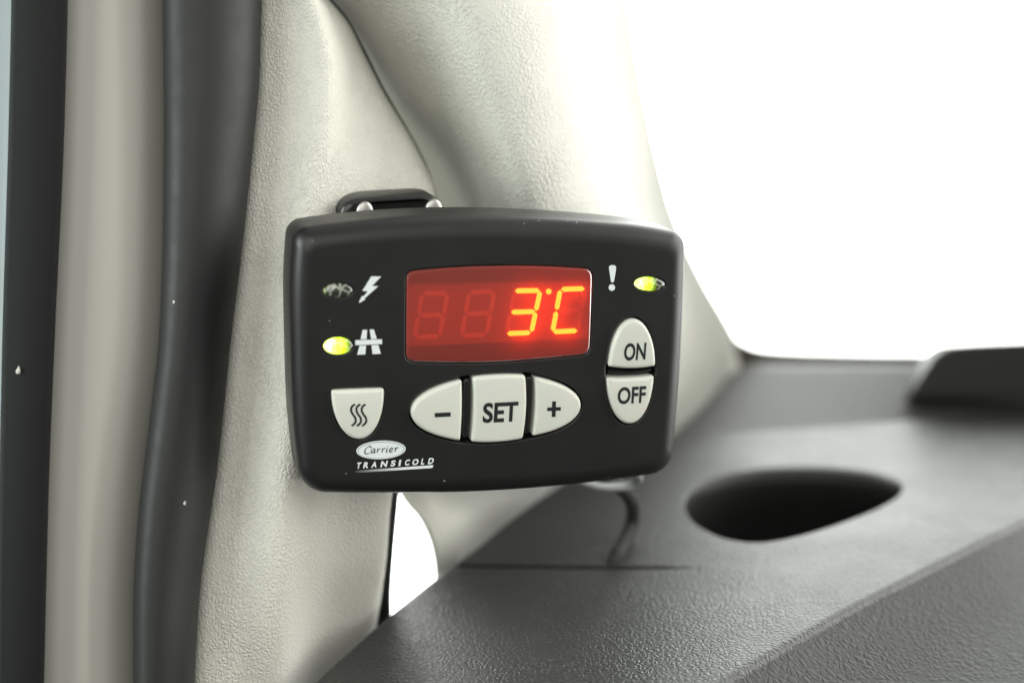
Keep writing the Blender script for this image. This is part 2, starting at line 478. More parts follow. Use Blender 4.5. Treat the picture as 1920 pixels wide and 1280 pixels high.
o = sheet('pillar_trim', rows, 60, 150, M['trim_a'])
tag(o, 'cream grained pillar trim panel between the black door seal and the dashboard', 'pillar trim')

# ---- windscreen pillar trim (cream, soft, bulging)
rows = [(-60, [520, 600, 700, 850, 1030, 1148, 1160], [.508, .489, .472, .457, .480, .55, .58]),
        (0,   [585, 650, 745, 885, 1050, 1163, 1175], [.508, .489, .472, .457, .480, .55, .58]),
        (100, [650, 712, 795, 920, 1072, 1180, 1192], [.510, .491, .474, .459, .484, .56, .59]),
        (200, [700, 765, 840, 955, 1095, 1200, 1212], [.513, .495, .478, .463, .490, .58, .61]),
        (300, [750, 822, 888, 985, 1118, 1222, 1234], [.519, .502, .484, .468, .499, .60, .63]),
        (400, [780, 855, 920, 1015, 1142, 1250, 1262], [.525, .509, .492, .478, .514, .64, .67]),
        (520, [780, 862, 938, 1042, 1178, 1303, 1315], [.525, .516, .502, .494, .548, .70, .73]),
        (640, [780, 865, 950, 1070, 1225, 1370, 1382], [.533, .526, .518, .522, .61, .775, .80]),
        (700, [770, 860, 950, 1075, 1235, 1392, 1404], [.54, .534, .53, .545, .64, .795, .82]),
        (800, [750, 835, 930, 1070, 1230, 1400, 1412], [.55, .552, .556, .585, .68, .82, .84]),
        (900, [738, 800, 890, 1020, 1170, 1330, 1345], [.56, .563, .575, .613, .69, .80, .82]),
        (935, [757, 810, 880, 990, 1120, 1250, 1265], [.562, .566, .582, .622, .69, .76, .78]),
        (961, [785, 825, 890, 990, 1100, 1220, 1235], [.562, .568, .59, .628, .69, .75, .77]),
        (991, [804, 840, 900, 985, 1085, 1190, 1205], [.562, .570, .595, .632, .69, .74, .76]),
        (1017, [815, 850, 905, 980, 1070, 1160, 1175], [.562, .572, .598, .635, .69, .73, .75]),
        (1047, [822, 857, 910, 980, 1060, 1140, 1155], [.562, .574, .60, .637, .69, .73, .75]),
        (1085, [826, 862, 915, 980, 1050, 1120, 1135], [.563, .577, .603, .64, .69, .73, .75]),
        (1200, [828, 866, 920, 980, 1040, 1100, 1115], [.566, .583, .61, .645, .69, .73, .75])]
o = sheet('windscreen_pillar_trim', rows, 70, 190, M['trim_b'])
tag(o, 'pale cream padded windscreen pillar trim bulging behind the dark seam', 'pillar trim')

sm = [(470, -190), (556, -60), (611, 0), (644, 40), (676, 100), (711, 170), (768, 270), (803, 350), (815, 450), (809, 560)]
o = tube('seam_shade_bar', [P(x + 5.5, y, .489) for x, y in sm], [.0010] * len(sm), M['rubber'])  # added dark bar, its colour stands in for shade in the open seam
tag(o, 'thin dark bar standing in for shade in the curved seam between the two cream pillar trims', 'shade_bar')
# ---- black seal edging the little quarter window
ss = [(744, 850, 9), (741, 900, 8), (740, 935, 8), (730, 1029, 10), (722, 1110, 14), (718, 1165, 19), (705, 1260, 24)]
o = tube('quarter_window_seal', [P(x, y, .499 + .028 * max(0, (y - 1000) / 165)) for x, y, r in ss], [r / FPX * .497 * 0.85 for x, y, r in ss], M['rubber'], axis=(0, 1, 0))
tag(o, 'thin black rubber seal along the edge of the small quarter window', 'window seal')
# ---- quarter window pane
q = [(700, 880, .60), (870, 880, .62), (880, 1240, .60), (690, 1240, .585)]
vq = [P(*a) for a in q] + [P(a[0], a[1], a[2] + .004) for a in q]
o = link('quarter_window', vq, [(0, 1, 2, 3), (7, 6, 5, 4), (0, 4, 5, 1), (1, 5, 6, 2), (2, 6, 7, 3), (3, 7, 4, 0)], M['glass'], smooth=False)
tag(o, 'small bright quarter window pane showing between the two cream pillar trims', 'window')

# ---- door side on the left: pale door, black strip, painted frame, seal bulb
ys = [-60, 250, 640, 890, 1090, 1360]
def interp(y, a):
    return float(np.interp(y, [p[0] for p in a], [p[1] for p in a]))
BL_L = [(-60, 27), (0, 25), (200, 22), (450, 15), (640, 9), (890, 4), (1090, 1), (1360, -2)]
BL_R = [(-60, 128), (0, 127), (250, 120), (400, 112), (640, 102), (790, 95), (990, 89), (1280, 82), (1360, 81)]
o = sheet('door_edge', [(y, [-800, -60, interp(y, BL_L) + 8, interp(y, BL_L) + 30], [.440, .432, .431, .436]) for y in ys], 16, 40, M['door'])
tag(o, 'pale grey door edge at the far left margin beside the black strip', 'door edge')
o = sheet('black_strip', [(y, [interp(y, BL_L) - 5, interp(y, BL_L) + 1, interp(y, BL_L) + 10, (interp(y, BL_L) + interp(y, BL_R)) / 2,
                              interp(y, BL_R) - 10, interp(y, BL_R) - 1, interp(y, BL_R) + 2],
                         [.428, .4225, .4215, .421, .4222, .4245, .440]) for y in ys], 40, 60, M['black'])
tag(o, 'matt black upright strip at the far left, with one pale lint fleck', 'door strip')
def fleck(name, parent, px, py, d, r, n, seed):
    rnd = random.Random(seed)
    c = parent.location
    ring = []
    for k in range(n):
        a = 2 * math.pi * k / n
        rr = r * rnd.uniform(0.45, 1.15)
        ring.append(P(px + math.cos(a) * rr * 0.65, py + math.sin(a) * rr, d) - c)
    top = P(px, py, d - 0.0006) - c
    base = P(px, py, d + 0.0004) - c
    f = [(k, (k + 1) % n, n) for k in range(n)] + [((k + 1) % n, k, n + 1) for k in range(n)]
    return link(name, ring + [top, base], f, M['chip'], parent, smooth=False)
fleck('lint_fleck', o, 34, 694, .4204, 9, 9, 3)
SE_L = [(-60, 304), (0, 305), (220, 308), (450, 306), (640, 299), (850, 273), (960, 259), (1100, 250), (1360, 250)]
SE_R = [(-60, 491), (0, 490), (150, 487), (300, 472), (450, 456), (640, 432), (850, 411), (960, 395), (1100, 374), (1280, 364), (1360, 360)]
ys2 = list(range(-60, 1361, 60))
o = sheet('door_frame', [(y, [interp(y, BL_R) - 12, interp(y, BL_R) + 12, interp(y, BL_R) + 70, interp(y, SE_L) - 70, interp(y, SE_L) - 10, interp(y, SE_L) + 60],
                         [.4290, .4295, .4302, .4320, .4385, .455]) for y in ys], 40, 40, M['paint'])
tag(o, 'smooth beige painted door frame between black strip and rubber seal', 'door frame')
verts, faces = [], []
seg = 40
cl = []
for y in np.linspace(-420, 1760, 170):
    l = interp(y, SE_L) ; r = interp(y, SE_R)
    cl.append((y, l, r))
cl = np.array(cl); k_ = np.ones(9) / 9
for j in (1, 2):
    pad_ = np.r_[[cl[0, j]] * 4, cl[:, j], [cl[-1, j]] * 4]; cl[:, j] = np.convolve(pad_, k_, 'valid')
for i, (y, l, r) in enumerate(cl):
    cx = (l + r) / 2; hw = (r - l) / 2
    for k in range(seg):
        a = 2 * math.pi * k / seg
        ca, sa = math.cos(a), math.sin(a)
        e = 0.95
        xx = math.copysign(abs(ca) ** e, ca); dz = math.copysign(abs(sa) ** e, sa)
        verts.append(P(cx + hw * xx, y, (.441 - .0115 * dz + .006 * xx)))
for i in range(len(cl) - 1):
    for k in range(seg):
        faces.append((i*seg + k, i*seg + (k+1) % seg, (i+1)*seg + (k+1) % seg, (i+1)*seg + k))
faces += [tuple(range(seg)), tuple((len(cl)-1)*seg + k for k in range(seg))]
o = link('door_seal', verts, faces, M['rubber'])
tag(o, 'thick black rubber door seal running upright between beige frame and cream trim', 'door seal')
fleck('lint_fleck', o, 327, 566, .4285, 8, 7, 5)
fleck('lint_fleck', o, 346, 943, .4285, 5, 7, 8)

# ---- windscreen with its black border
def wd(px, py):
    return .80 - (670 - py) / 670 * .10 - .035 * max(0, (1480 - px) / 330)
inner = [(960, -420), (1120, -90), (1150, -40), (1166, 0), (1186, 100), (1206, 200), (1238, 320), (1262, 400), (1300, 500), (1345, 592), (1378, 632), (1410, 650),
         (1450, 657), (1550, 661), (1700, 663), (1900, 661), (2750, 640)]
outer_ = [(900, -420), (1080, -90), (1110, -40), (1126, 0), (1150, 100), (1175, 200), (1210, 330), (1236, 420), (1274, 520), (1320, 620), (1350, 680), (1395, 712),
          (1450, 716), (1550, 716), (1700, 716), (1900, 716), (2750, 695)]
ws = thing('windscreen', P(1500, 670, .80), 'bright windscreen glass above the dashboard, black border along its lower edge', 'windscreen')
W0 = ws.location
tt = np.arange(len(inner), dtype=float); t2 = np.linspace(0, len(inner) - 1, 120)
ii = spline(tt, inner, t2); oo = spline(tt, outer_, t2)
vv, ff = [], []
for (a, b) in zip(ii, oo):
    for k in range(4):
        p = a * (1 - k / 3) + b * (k / 3)
        vv.append(P(p[0], p[1], wd(*p) - .002) - W0)
for i in range(119):
    for k in range(3):
        ff.append((i*4 + k, (i+1)*4 + k, (i+1)*4 + k + 1, i*4 + k + 1))
o = link('black_border', vv, ff, M['frit'], ws)
s = o.modifiers.new('thickness', 'SOLIDIFY'); s.thickness = .001
loop = [tuple(p) for p in oo] + [(2750, -420)]
ex = [(x, y) for x in range(920, 2750, 60) for y in range(-400, 700, 60)]
v2, f2 = cdt(loop, (), [e for e in ex if inside(e, loop)])
o = link('glass_pane', [P(x, y, wd(x, y)) - W0 for x, y in v2], f2, M['glass'], ws)

# ================================================================== DASHBOARD
dash = thing('dashboard', (0.15, 0.45, -0.08), 'dark grey grained dashboard with almond shaped storage recess, under the windscreen', 'dashboard')
DO = dash.location
def sm01(t):
    t = min(1.0, max(0.0, t)); return t * t * (3 - 2 * t)
def dz(px, py):
    # distance left of the ridge line, in photo pixels
    u = sm01(((1920 - px) * 0.467 - (py - 968) * 0.884 + 0.0) / 620 + 0.02)
    z = 0.014 * (1 - u) * sm01((py - 760) / 260) - 0.016 * u * (max(0, py - 930) / 350) ** 2
    # panel gap line
    if 830 < px < 1345:
        yc = 1062 + (px - 850) * 0.010
        u = abs(py - yc)
        if u < 5: z -= 0.0016 * (1 - u / 5) * min(1, max(0, 1320 - px) / 150)
    return z
def DG(px, py, drop=0.0):
    return G(px, py, dz(px, py)) - Vector((0, 0, drop)) - DO
LEFT = [(1215, 826), (1130, 866), (1040, 921), (960, 980), (900, 1030), (830, 1081), (720, 1172), (600, 1280), (500, 1370), (330, 1525), (200, 1645)]
RIDGE = [(700, 1650), (930, 1520), (1190, 1370), (1330, 1282), (1450, 1212), (1600, 1128), (1760, 1047), (1920, 968), (2080, 895), (2290, 802)]
FAR = [(2290, 738), (2080, 756), (1920, 771), (1750, 786), (1600, 797), (1450, 807), (1330, 815)]
def dens(pts, n):
    a = np.array(pts, float); s = np.r_[0, np.cumsum(np.linalg.norm(np.diff(a, axis=0), axis=1))]
    return [tuple(p) for p in spline(s, a, np.linspace(0, s[-1], n))]
left_d, ridge_d, far_d = dens(LEFT, 70), dens(RIDGE, 70), dens(FAR, 40)
outer = left_d + ridge_d + far_d
HOLE = [(1287, 945), (1298, 921), (1338, 900), (1400, 887), (1480, 881), (1560, 882), (1620, 888), (1662, 898), (1688, 911),
        (1676, 928), (1640, 948), (1590, 968), (1530, 988), (1480, 1001), (1430, 1009), (1390, 1008), (1350, 999), (1315, 982), (1295, 964)]
hole = spline_closed(HOLE, 120)
hc = hole.mean(0)
def grow(h, px_):
    h = np.array(h); d = np.roll(h, -1, 0) - np.roll(h, 1, 0)
    nrm = np.c_[d[:, 1], -d[:, 0]]; nrm /= np.linalg.norm(nrm, axis=1)[:, None] + 1e-9
    if np.mean(np.sum(nrm * (h - h.mean(0)), 1)) < 0: nrm = -nrm
    return h + nrm * px_
rim = smooth_loop(grow(hole, 8), 4)
rim_t = [tuple(p) for p in rim]
ex = []
for y in range(740, 1650, 14):
    for x in range(200, 2290, 14):
        p = (x + (y // 14 % 2) * 7 + random.uniform(-1, 1), y + random.uniform(-1, 1))
        if abs(p[1] - (1062 + (p[0] - 850) * .01)) < 9 and 820 < p[0] < 1350: continue
        if inside(p, outer) and not inside(p, rim_t): ex.append(p)
for x in range(822, 1350, 8):
    for u in (-6, -5, -2.5, 0, 2.5, 5, 6):
        p = (x, 1062 + (x - 850) * .01 + u)
        if inside(p, outer): ex.append(p)
v2, f2 = cdt(outer, [rim_t], ex)
top = link('top_panel', [DG(x, y) for x, y in v2], f2, M['dash'], dash)
# edges of the top panel roll over and down
def skirt(name, loop, offs, mat, parent):
    vv, ff = [], []
    n = len(loop)
    for dx, dy, drop in offs:
        for (x, y) in loop:
            vv.append(DG(x, y) + Vector((dx, dy, -drop)))
    for j in range(len(offs) - 1):
        for i in range(n - 1):
            ff.append((j*n + i, j*n + i + 1, (j+1)*n + i + 1, (j+1)*n + i))
    return link(name, vv, ff, mat, parent)
rr = [(math.sin(a), 1 - math.cos(a)) for a in np.linspace(0, math.pi / 2, 7)]
skirt('edge_roll', left_d, [(-.003 * s_, .0018 * s_, .003 * c_) for s_, c_ in rr] + [(-.003, .0018, .12)], M['dash'], dash)
skirt('edge_roll', far_d, [(0, .004 * s_, .004 * c_) for s_, c_ in rr] + [(0, .004, .05)], M['dash'], dash)
skirt('edge_roll', ridge_d, [(.0015 * s_, -.0025 * s_, .0025 * c_) for s_, c_ in rr] + [(.0015, -.0025, .02)], M['dash'], dash)
# storage recess: rounded lip, wall and floor
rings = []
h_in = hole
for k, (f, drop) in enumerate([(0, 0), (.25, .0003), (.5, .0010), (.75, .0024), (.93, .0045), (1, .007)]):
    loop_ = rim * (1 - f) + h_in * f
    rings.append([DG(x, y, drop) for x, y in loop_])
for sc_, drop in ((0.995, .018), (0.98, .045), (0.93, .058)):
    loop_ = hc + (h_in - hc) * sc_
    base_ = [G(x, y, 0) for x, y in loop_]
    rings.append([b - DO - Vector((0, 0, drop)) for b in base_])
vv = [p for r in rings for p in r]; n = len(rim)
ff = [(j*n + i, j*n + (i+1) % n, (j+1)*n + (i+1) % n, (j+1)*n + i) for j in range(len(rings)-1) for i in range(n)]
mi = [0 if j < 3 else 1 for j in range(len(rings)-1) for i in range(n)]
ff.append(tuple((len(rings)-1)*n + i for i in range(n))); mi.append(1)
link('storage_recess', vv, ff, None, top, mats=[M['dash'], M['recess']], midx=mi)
# front pad with coarse grain, below the ridge
pv, pf = [], []
nu, nv = 120, 60
rg = dens(RIDGE, nu)
for j in range(nv):
    s_ = j / (nv - 1)
    for i, (x, y) in enumerate(rg):
        base = DG(x, y) + Vector((.0015, -.0025, -.0022))
        run = s_ * .30
        roll = .004 * (1 - math.exp(-run / .004))
        pv.append(base + Vector((0.42 * run, -0.90 * run, -.016 * (1 - math.exp(-run / .018)) - 0.12 * run)))
pf = [(j*nu + i, j*nu + i + 1, (j+1)*nu + i + 1, (j+1)*nu + i) for j in range(nv-1) for i in range(nu-1)]
o = link('front_pad', pv, pf, M['pad'], dash)
# ledge under the windscreen
LR = [(1398, 690, .004), (1450, 690, .004), (1600, 690, .004), (1900, 690, .004), (2750, 690, .004)]
LF = [(1160, 862, -.014), (1330, 845, -.014), (1550, 832, -.014), (1900, 800, -.014), (2750, 740, -.014)]
vv = []; nu = 30; nv = 12
tl = np.linspace(0, 4, nu)
A_ = spline(np.arange(5.), LR, tl); B_ = spline(np.arange(5.), LF, tl)
A3 = [G(*a) for a in A_]; B3 = [G(*b) for b in B_]
for j in range(nv):
    s_ = j / (nv - 1)
    for i in range(nu):
        vv.append(A3[i].lerp(B3[i], s_) - DO)
ff = [(j*nu + i, j*nu + i + 1, (j+1)*nu + i + 1, (j+1)*nu + i) for j in range(nv-1) for i in range(nu-1)]
o = link('windscreen_ledge', vv, ff, M['ledge'], dash)
s = o.modifiers.new('thickness', 'SOLIDIFY'); s.thickness = .003
# dark hood standing on the ledge at the right
fr_ = [(1700, 752), (1712, 728), (1752, 668), (1768, 652), (1790, 646), (1850, 642), (1920, 639), (2560, 622), (2560, 752)]
bk_ = [(1690, 748), (1698, 724), (1728, 668), (1742, 651), (1770, 645), (1840, 641), (1920, 638), (2560, 621), (2560, 748)]
vv = [P(x, y, .722) - DO for x, y in fr_] + [P(x, y, .772) - DO for x, y in bk_]
n = len(fr_)
ff = [tuple(range(n))[::-1], tuple(range(n, 2*n))] + [(i, (i+1) % n, n + (i+1) % n, n + i) for i in range(n)]
o = link('hood', vv, ff, M['hood'], dash, smooth=False)
bv = o.modifiers.new('soft_edges', 'BEVEL'); bv.width = .0045; bv.segments = 6; bv.limit_method = 'ANGLE'

# ================================================================== CONTROLLER
PSI, THE, RHO = math.radians(16), math.radians(14.5), math.radians(2.5)
X = Vector((math.cos(PSI), 0, math.sin(PSI))); Y = Vector((-math.sin(PSI), 0, math.cos(PSI))); Z = Vector((0, 1, 0))
Z2 = Z * math.cos(THE) - Y * math.sin(THE); Y2 = Y * math.cos(THE) + Z * math.sin(THE)
def roll(v):
    return Vector((v.x * math.cos(RHO) - v.y * math.sin(RHO), v.x * math.sin(RHO) + v.y * math.cos(RHO), v.z))
def c2w(v):
    return RGT * v.x + UPV * v.y + FWD * v.z
AX, AY, AZ = c2w(roll(X)), c2w(roll(Y2)), c2w(roll(Z2))
FC = P(912, 655, .436)                       # middle of the controller's face
ctl = thing('temperature_controller', FC, 'black handheld-size refrigeration control panel with red digits, fixed to the cream pillar trim', 'control panel')
ctl.rotation_euler = Matrix((AX, AY, AZ)).transposed().to_euler()
def L(px, py, y=0.0):
    """photo pixel -> the controller's own (x, z) on its plane at depth y behind the face"""
    r = ray(px, py)
    o = FC + AY * y
    t = (o - CAM).dot(AY) / r.dot(AY)
    q = CAM + r * t - FC
    return (q.dot(AX), q.dot(AZ))
def LL(loop, y=0.0):
    return [L(a, b, y) for a, b in loop]
def offset(loop, d):
    """grow (d > 0) or shrink a closed outline, metres"""
    h = np.array(loop, float); e = np.roll(h, -1, 0) - np.roll(h, 1, 0)
    nrm = np.c_[e[:, 1], -e[:, 0]]; nrm /= np.linalg.norm(nrm, axis=1)[:, None] + 1e-12
    area_ = 0.5 * np.sum(h[:, 0] * np.roll(h[:, 1], -1) - np.roll(h[:, 0], -1) * h[:, 1])
    if area_ < 0: nrm = -nrm
    return h + nrm * d
def rings_mesh(rings, cap_front=False, cap_back=False):
    vv = [Vector((p[0], y, p[1])) for y, r in rings for p in r]
    n = len(rings[0][1])
    ff = [(j*n + i, j*n + (i+1) % n, (j+1)*n + (i+1) % n, (j+1)*n + i) for j in range(len(rings)-1) for i in range(n)]
    if cap_front: ff.append(tuple(range(n)))
    if cap_back: ff.append(tuple((len(rings)-1)*n + i for i in range(n)))
    return vv, ff
def outline_px(top, right, bottom, left, rad, n=60):
    """closed outline from four edge curves (pixel points, clockwise), corners rounded in px"""
    def ed(p): return dens(p, n) if len(p) > 2 else [tuple(q) for q in np.linspace(p[0], p[1], n)]
    E = [ed(top), ed(right), ed(bottom), ed(left)]
    out = []
    for k in range(4):
        e = np.array(E[k]); s = np.r_[0, np.cumsum(np.linalg.norm(np.diff(e, axis=0), axis=1))]
        r0, r1 = rad[k], rad[(k + 1) % 4]
        t = np.linspace(r0, s[-1] - r1, n)
        pts = np.c_[np.interp(t, s, e[:, 0]), np.interp(t, s, e[:, 1])]
        out.append((pts, e))
    loop = []
    for k in range(4):
        pts, e = out[k]
        loop += [tuple(p) for p in pts]
        nxt, e2 = out[(k + 1) % 4]
        cor = e[-1]
        q0, q1 = pts[-1], nxt[0]
        kk = 0.5523
        loop += bez(q0, q0 + (cor - q0) * kk, q1 + (cor - q1) * kk, q1, n=20)[1:]
    return loop
# outer outline (where the front rounding meets the side walls) and the flat of the face
O_top = [(549, 427), (640, 415), (760, 405), (880, 402), (1000, 405), (1120, 413), (1200, 421), (1281, 436)]
O_right = [(1281, 436), (1276, 600), (1266, 760), (1254, 882)]
O_bot = [(1254, 882), (1150, 896), (1020, 910), (900, 918), (780, 921), (670, 921), (562, 919)]
O_left = [(562, 919), (550, 800), (544, 640), (543, 520), (549, 427)]
O_px = outline_px(O_top, O_right, O_bot, O_left, [26, 24, 38, 46])
F_top = [(583, 468), (680, 457), (780, 450), (900, 447), (1000, 450), (1120, 457), (1200, 465), (1262, 474)]
F_right = [(1262, 474), (1258, 600), (1249, 740), (1240, 858)]
F_bot = [(1240, 858), (1150, 875), (1020, 888), (900, 895), (780, 898), (690, 898), (590, 896)]
F_left = [(590, 896), (583, 780), (580, 640), (579, 540), (583, 468)]
F_px = outline_px(F_top, F_right, F_bot, F_left, [18, 18, 24, 30])
O = np.array(LL(O_px, .0058)); F = np.array(LL(F_px))
RD = 0.0058
rings = [(0.046, O * 0.50), (0.0305, O * 0.55), (0.030, O * 0.955), (0.0215, O * 0.985), (0.0205, O * 1.0)]
rings += [(y, O) for y in (0.0145, 0.010)]
for a in np.linspace(0, math.pi / 2, 15):
    f = 1 - math.cos(a); dep = RD * (1 - math.sin(a))
    rings.append((dep, O + (F - O) * f))
rings.append((0.0, F * 0.998))
hv, hf = rings_mesh(rings, cap_front=True)

# ---- outlines of everything let into the face
DISP = outline_px([(761, 508), (775, 506.5), (850, 500), (935, 497), (1020, 498), (1112, 503)], [(1112, 503), (1110, 580), (1107, 665)],
                  [(1107, 665), (1020, 673), (930, 680), (850, 681), (760, 679)], [(760, 679), (760.5, 590), (761, 508)], [11, 14, 14, 14], 40)
def but(*segs):
    out = []
    for s in segs: out += s
    return out
B_HEAT = but(bez((621, 731), (670, 728), (719, 727)), bez((719, 727), (722, 775), (702, 822), (672, 822), n=30), bez((672, 822), (643, 822), (621, 780), (621, 731), n=30))
B_MIN = but(bez((865, 711), (867, 768), (862, 825)), bez((862, 825), (815, 818), (770, 802), (770, 771), n=30), bez((770, 771), (770, 743), (815, 722), (865, 711), n=30))
B_SET = but(bez((886, 706), (935, 699), (984, 702)), bez((984, 702), (990, 762), (979, 821)), bez((979, 821), (930, 831), (882, 827)), bez((882, 827), (889, 766), (886, 706)))
B_PLUS = but(bez((1002, 706), (1045, 714), (1088, 730), (1088, 758), n=30), bez((1088, 758), (1088, 786), (1045, 808), (997, 816), n=30), bez((997, 816), (1005, 760), (1002, 706)))
B_ON = but(bez((1140, 686), (1143, 640), (1160, 597), (1187, 597), n=30), bez((1187, 597), (1213, 597), (1229, 645), (1227, 685), n=30), bez((1227, 685), (1185, 693), (1140, 686)))
B_OFF = but(bez((1225, 703), (1222, 750), (1205, 793), (1178, 793), n=30), bez((1178, 793), (1155, 793), (1138, 755), (1137, 707), n=30), bez((1137, 707), (1181, 709), (1225, 703)))
def prep(px_loop, n=140, it=3):
    return smooth_loop(resample(LL(px_loop), n), it)
def ell(cx, cy, rx, ry, tilt=0.0, n=48):
    ct, st = math.cos(tilt), math.sin(tilt)
    return [(cx + rx*math.cos(a)*ct - ry*math.sin(a)*st, cy + rx*math.cos(a)*st + ry*math.sin(a)*ct) for a in np.linspace(0, 2*math.pi, n, endpoint=False)]
G_MID = but(bez((766, 771), (766, 735), (815, 717), (868, 706), n=24), bez((868, 706), (935, 692), (1003, 701), n=24), bez((1003, 701), (1045, 709), (1092, 726), (1092, 758), n=24),
            bez((1092, 758), (1092, 790), (1045, 813), (996, 821), n=24), bez((996, 821), (930, 837), (862, 829), n=24), bez((862, 829), (815, 822), (766, 806), (766, 771), n=24))
G_ONOFF = but(bez((1136, 697), (1136, 640), (1156, 593), (1187, 593), n=24), bez((1187, 593), (1217, 593), (1233, 645), (1230, 692), n=24),
              bez((1230, 692), (1228, 750), (1208, 797), (1178, 797), n=24), bez((1178, 797), (1151, 797), (1133, 755), (1136, 697), n=24))
LEDS = [(634, 544.5, 28, 13.5, -.02), (635, 648.5, 27.5, 15.5, -.02), (1219, 532.5, 28.7, 13.0, .05)]
cut = {'display': prep(DISP, 200, 2), 'heat': offset(prep(B_HEAT), .0004), 'mid': prep(G_MID, 200), 'onoff': prep(G_ONOFF, 160)}
for i, e in enumerate(LEDS):
    cut['led%d' % i] = np.array(LL(ell(*e)))
lip = .00045
holes = [[tuple(p) for p in offset(c, lip)] for c in cut.values()]
fo = [tuple(p) for p in F * 0.998]
v2, f2 = cdt(fo, holes)
s0 = len(hv)
hv += [Vector((x, 0, z)) for x, z in v2]; hf += [tuple(s0 + i for i in t) for t in f2]
for c in cut.values():
    rg_ = [(0, offset(c, lip)), (lip * .13, offset(c, lip * .5)), (lip * .5, offset(c, lip * .13)), (lip, c), (.0045, c)]
    v_, f_ = rings_mesh(rg_, cap_back=False)
    s0 = len(hv); hv += v_; hf += [tuple(s0 + i for i in t) for t in f_]
# floors behind the cut-outs
for nm in ('heat', 'mid', 'onoff', 'led0', 'led1', 'led2'):
    v_, f_ = rings_mesh([(.0044, offset(cut[nm], .0003)), (.0045, offset(cut[nm], .0003))], cap_front=True)
    s0 = len(hv); hv += v_; hf += [tuple(s0 + i for i in t) for t in f_]
housing = link('housing', hv, hf, M['housing'], ctl)
bm = bmesh.new(); bm.from_mesh(housing.data)
bmesh.ops.recalc_face_normals(bm, faces=bm.faces); bm.to_mesh(housing.data); bm.free()

# ---- display: red window, module behind it, four seven-segment digits
dl = cut['display']
inn = offset(dl, -.0011)
rg_ = [(.0032, offset(dl, -.00015)), (.0006, offset(dl, -.00015)), (.0001, offset(dl, -.0003)), (-.0002, offset(dl, -.0007)), (-.00028, inn)]
v_, f_ = rings_mesh(rg_, cap_back=True)
win = link('display_window', v_, f_, M['lens'], ctl)
MD = .0030
mb = LL([(764, 534), (1109, 527.5), (1108, 634.5), (763, 649)], MD)
def slab(name, poly, y0, y1, mat, parent, smooth=False):
    n = len(poly)
    vv = [Vector((p[0], y0, p[1])) for p in poly] + [Vector((p[0], y1, p[1])) for p in poly]
    ff = [tuple(range(n)), tuple(range(n, 2*n))[::-1]] + [(i, n + i, n + (i+1) % n, (i+1) % n) for i in range(n)]
    o = link(name, vv, ff, mat, parent, smooth)
    b = bmesh.new(); b.from_mesh(o.data); bmesh.ops.recalc_face_normals(b, faces=b.faces); b.to_mesh(o.data); b.free()
    return o
mod = slab('display_module', mb, MD, .0060, M['module'], ctl)
bd = offset(dl, .0002)
slab('display_board', [tuple(p) for p in bd], .0061, .0070, M['board'], ctl)
def cr(x, y): return (740 + x / 4.923, 480 + y / 4.923)
DIG = [[(255, 345), (490, 345), (415, 742), (183, 748)], [(688, 335), (920, 327), (850, 724), (618, 735)],
       [(1105, 322), (1345, 318), (1262, 706), (1033, 716)], [(1530, 308), (1760, 300), (1692, 688), (1458, 700)]]
LIT = ['', '', 'abgcd', 'afed']
def dig(c4, on, nm, lab):
    TL, TR, BR, BL = [np.array(cr(*p)) for p in c4]
    ML, MR = (TL + BL) / 2, (TR + BR) / 2
    segs = {'a': (TL, TR), 'b': (TR, MR), 'c': (MR, BR), 'd': (BL, BR), 'e': (ML, BL), 'f': (TL, ML), 'g': (ML, MR)}
    vv, ff, mi = [], [], []
    hw = 4.7
    for k, (p, q) in segs.items():
        d = (q - p) / np.linalg.norm(q - p); nrm = np.array([-d[1], d[0]])
        p2, q2 = p + d * 1.2, q - d * 1.2
        if k in 'ad g': t_ = hw * 0.95
        else: t_ = hw * 0.92
        poly = [p2, p2 + d * t_ + nrm * t_, q2 - d * t_ + nrm * t_, q2, q2 - d * t_ - nrm * t_, p2 + d * t_ - nrm * t_]
        yy = MD - .00012
        s0 = len(vv)
        for r_ in poly:
            x, z = L(r_[0], r_[1], yy); vv.append(Vector((x, yy, z)))
        for r_ in poly:
            x, z = L(r_[0], r_[1], yy); vv.append(Vector((x, MD - .00002, z)))
        ff.append(tuple(range(s0, s0 + 6))); mi.append(1 if k in on else 0)
        for i in range(6):
            ff.append((s0 + i, s0 + 6 + i, s0 + 6 + (i+1) % 6, s0 + (i+1) % 6)); mi.append(1 if k in on else 0)
    o = link(nm, vv, ff, None, mod, smooth=False, mats=[M['segment_off'], M['segment_on']], midx=mi)
    if lab: o['label'] = lab
    return o
dig(DIG[0], LIT[0], 'digit', 'unlit seven segment digit'); dig(DIG[1], LIT[1], 'digit', 'unlit seven segment digit')
dig(DIG[2], LIT[2], 'digit', 'glowing digit reading 3'); dig(DIG[3], LIT[3], 'digit', 'glowing digit reading C')
slab('degree_dot', LL(ell(1029, 546.5, 5.2, 5.2, n=24), MD - .00012), MD - .00012, MD - .00002, M['segment_on'], mod)

# ---- indicator lights
for i, (cx, cy, rx, ry, ti) in enumerate(LEDS):
    x0, z0 = L(cx, cy)
    base = np.array(LL(ell(cx, cy, rx, ry, ti))) - [x0, z0]
    rg_ = [(.0040, base * .985), (.0004, base * .985)]
    for a in np.linspace(0.15, math.pi / 2, 9)[:-1]:
        rg_.append((.0003 - .0011 * math.sin(a), base * .985 * math.cos(a)))
    v_, f_ = rings_mesh(rg_, cap_back=True)
    o = link('indicator_light', v_, f_, [M['led_off'], M['led_on'], M['led_half']][i], ctl)
    o.location = (x0, 0, z0)
    o['label'] = ['unlit clear indicator light', 'bright yellow green indicator light', 'half lit yellow green indicator light'][i]

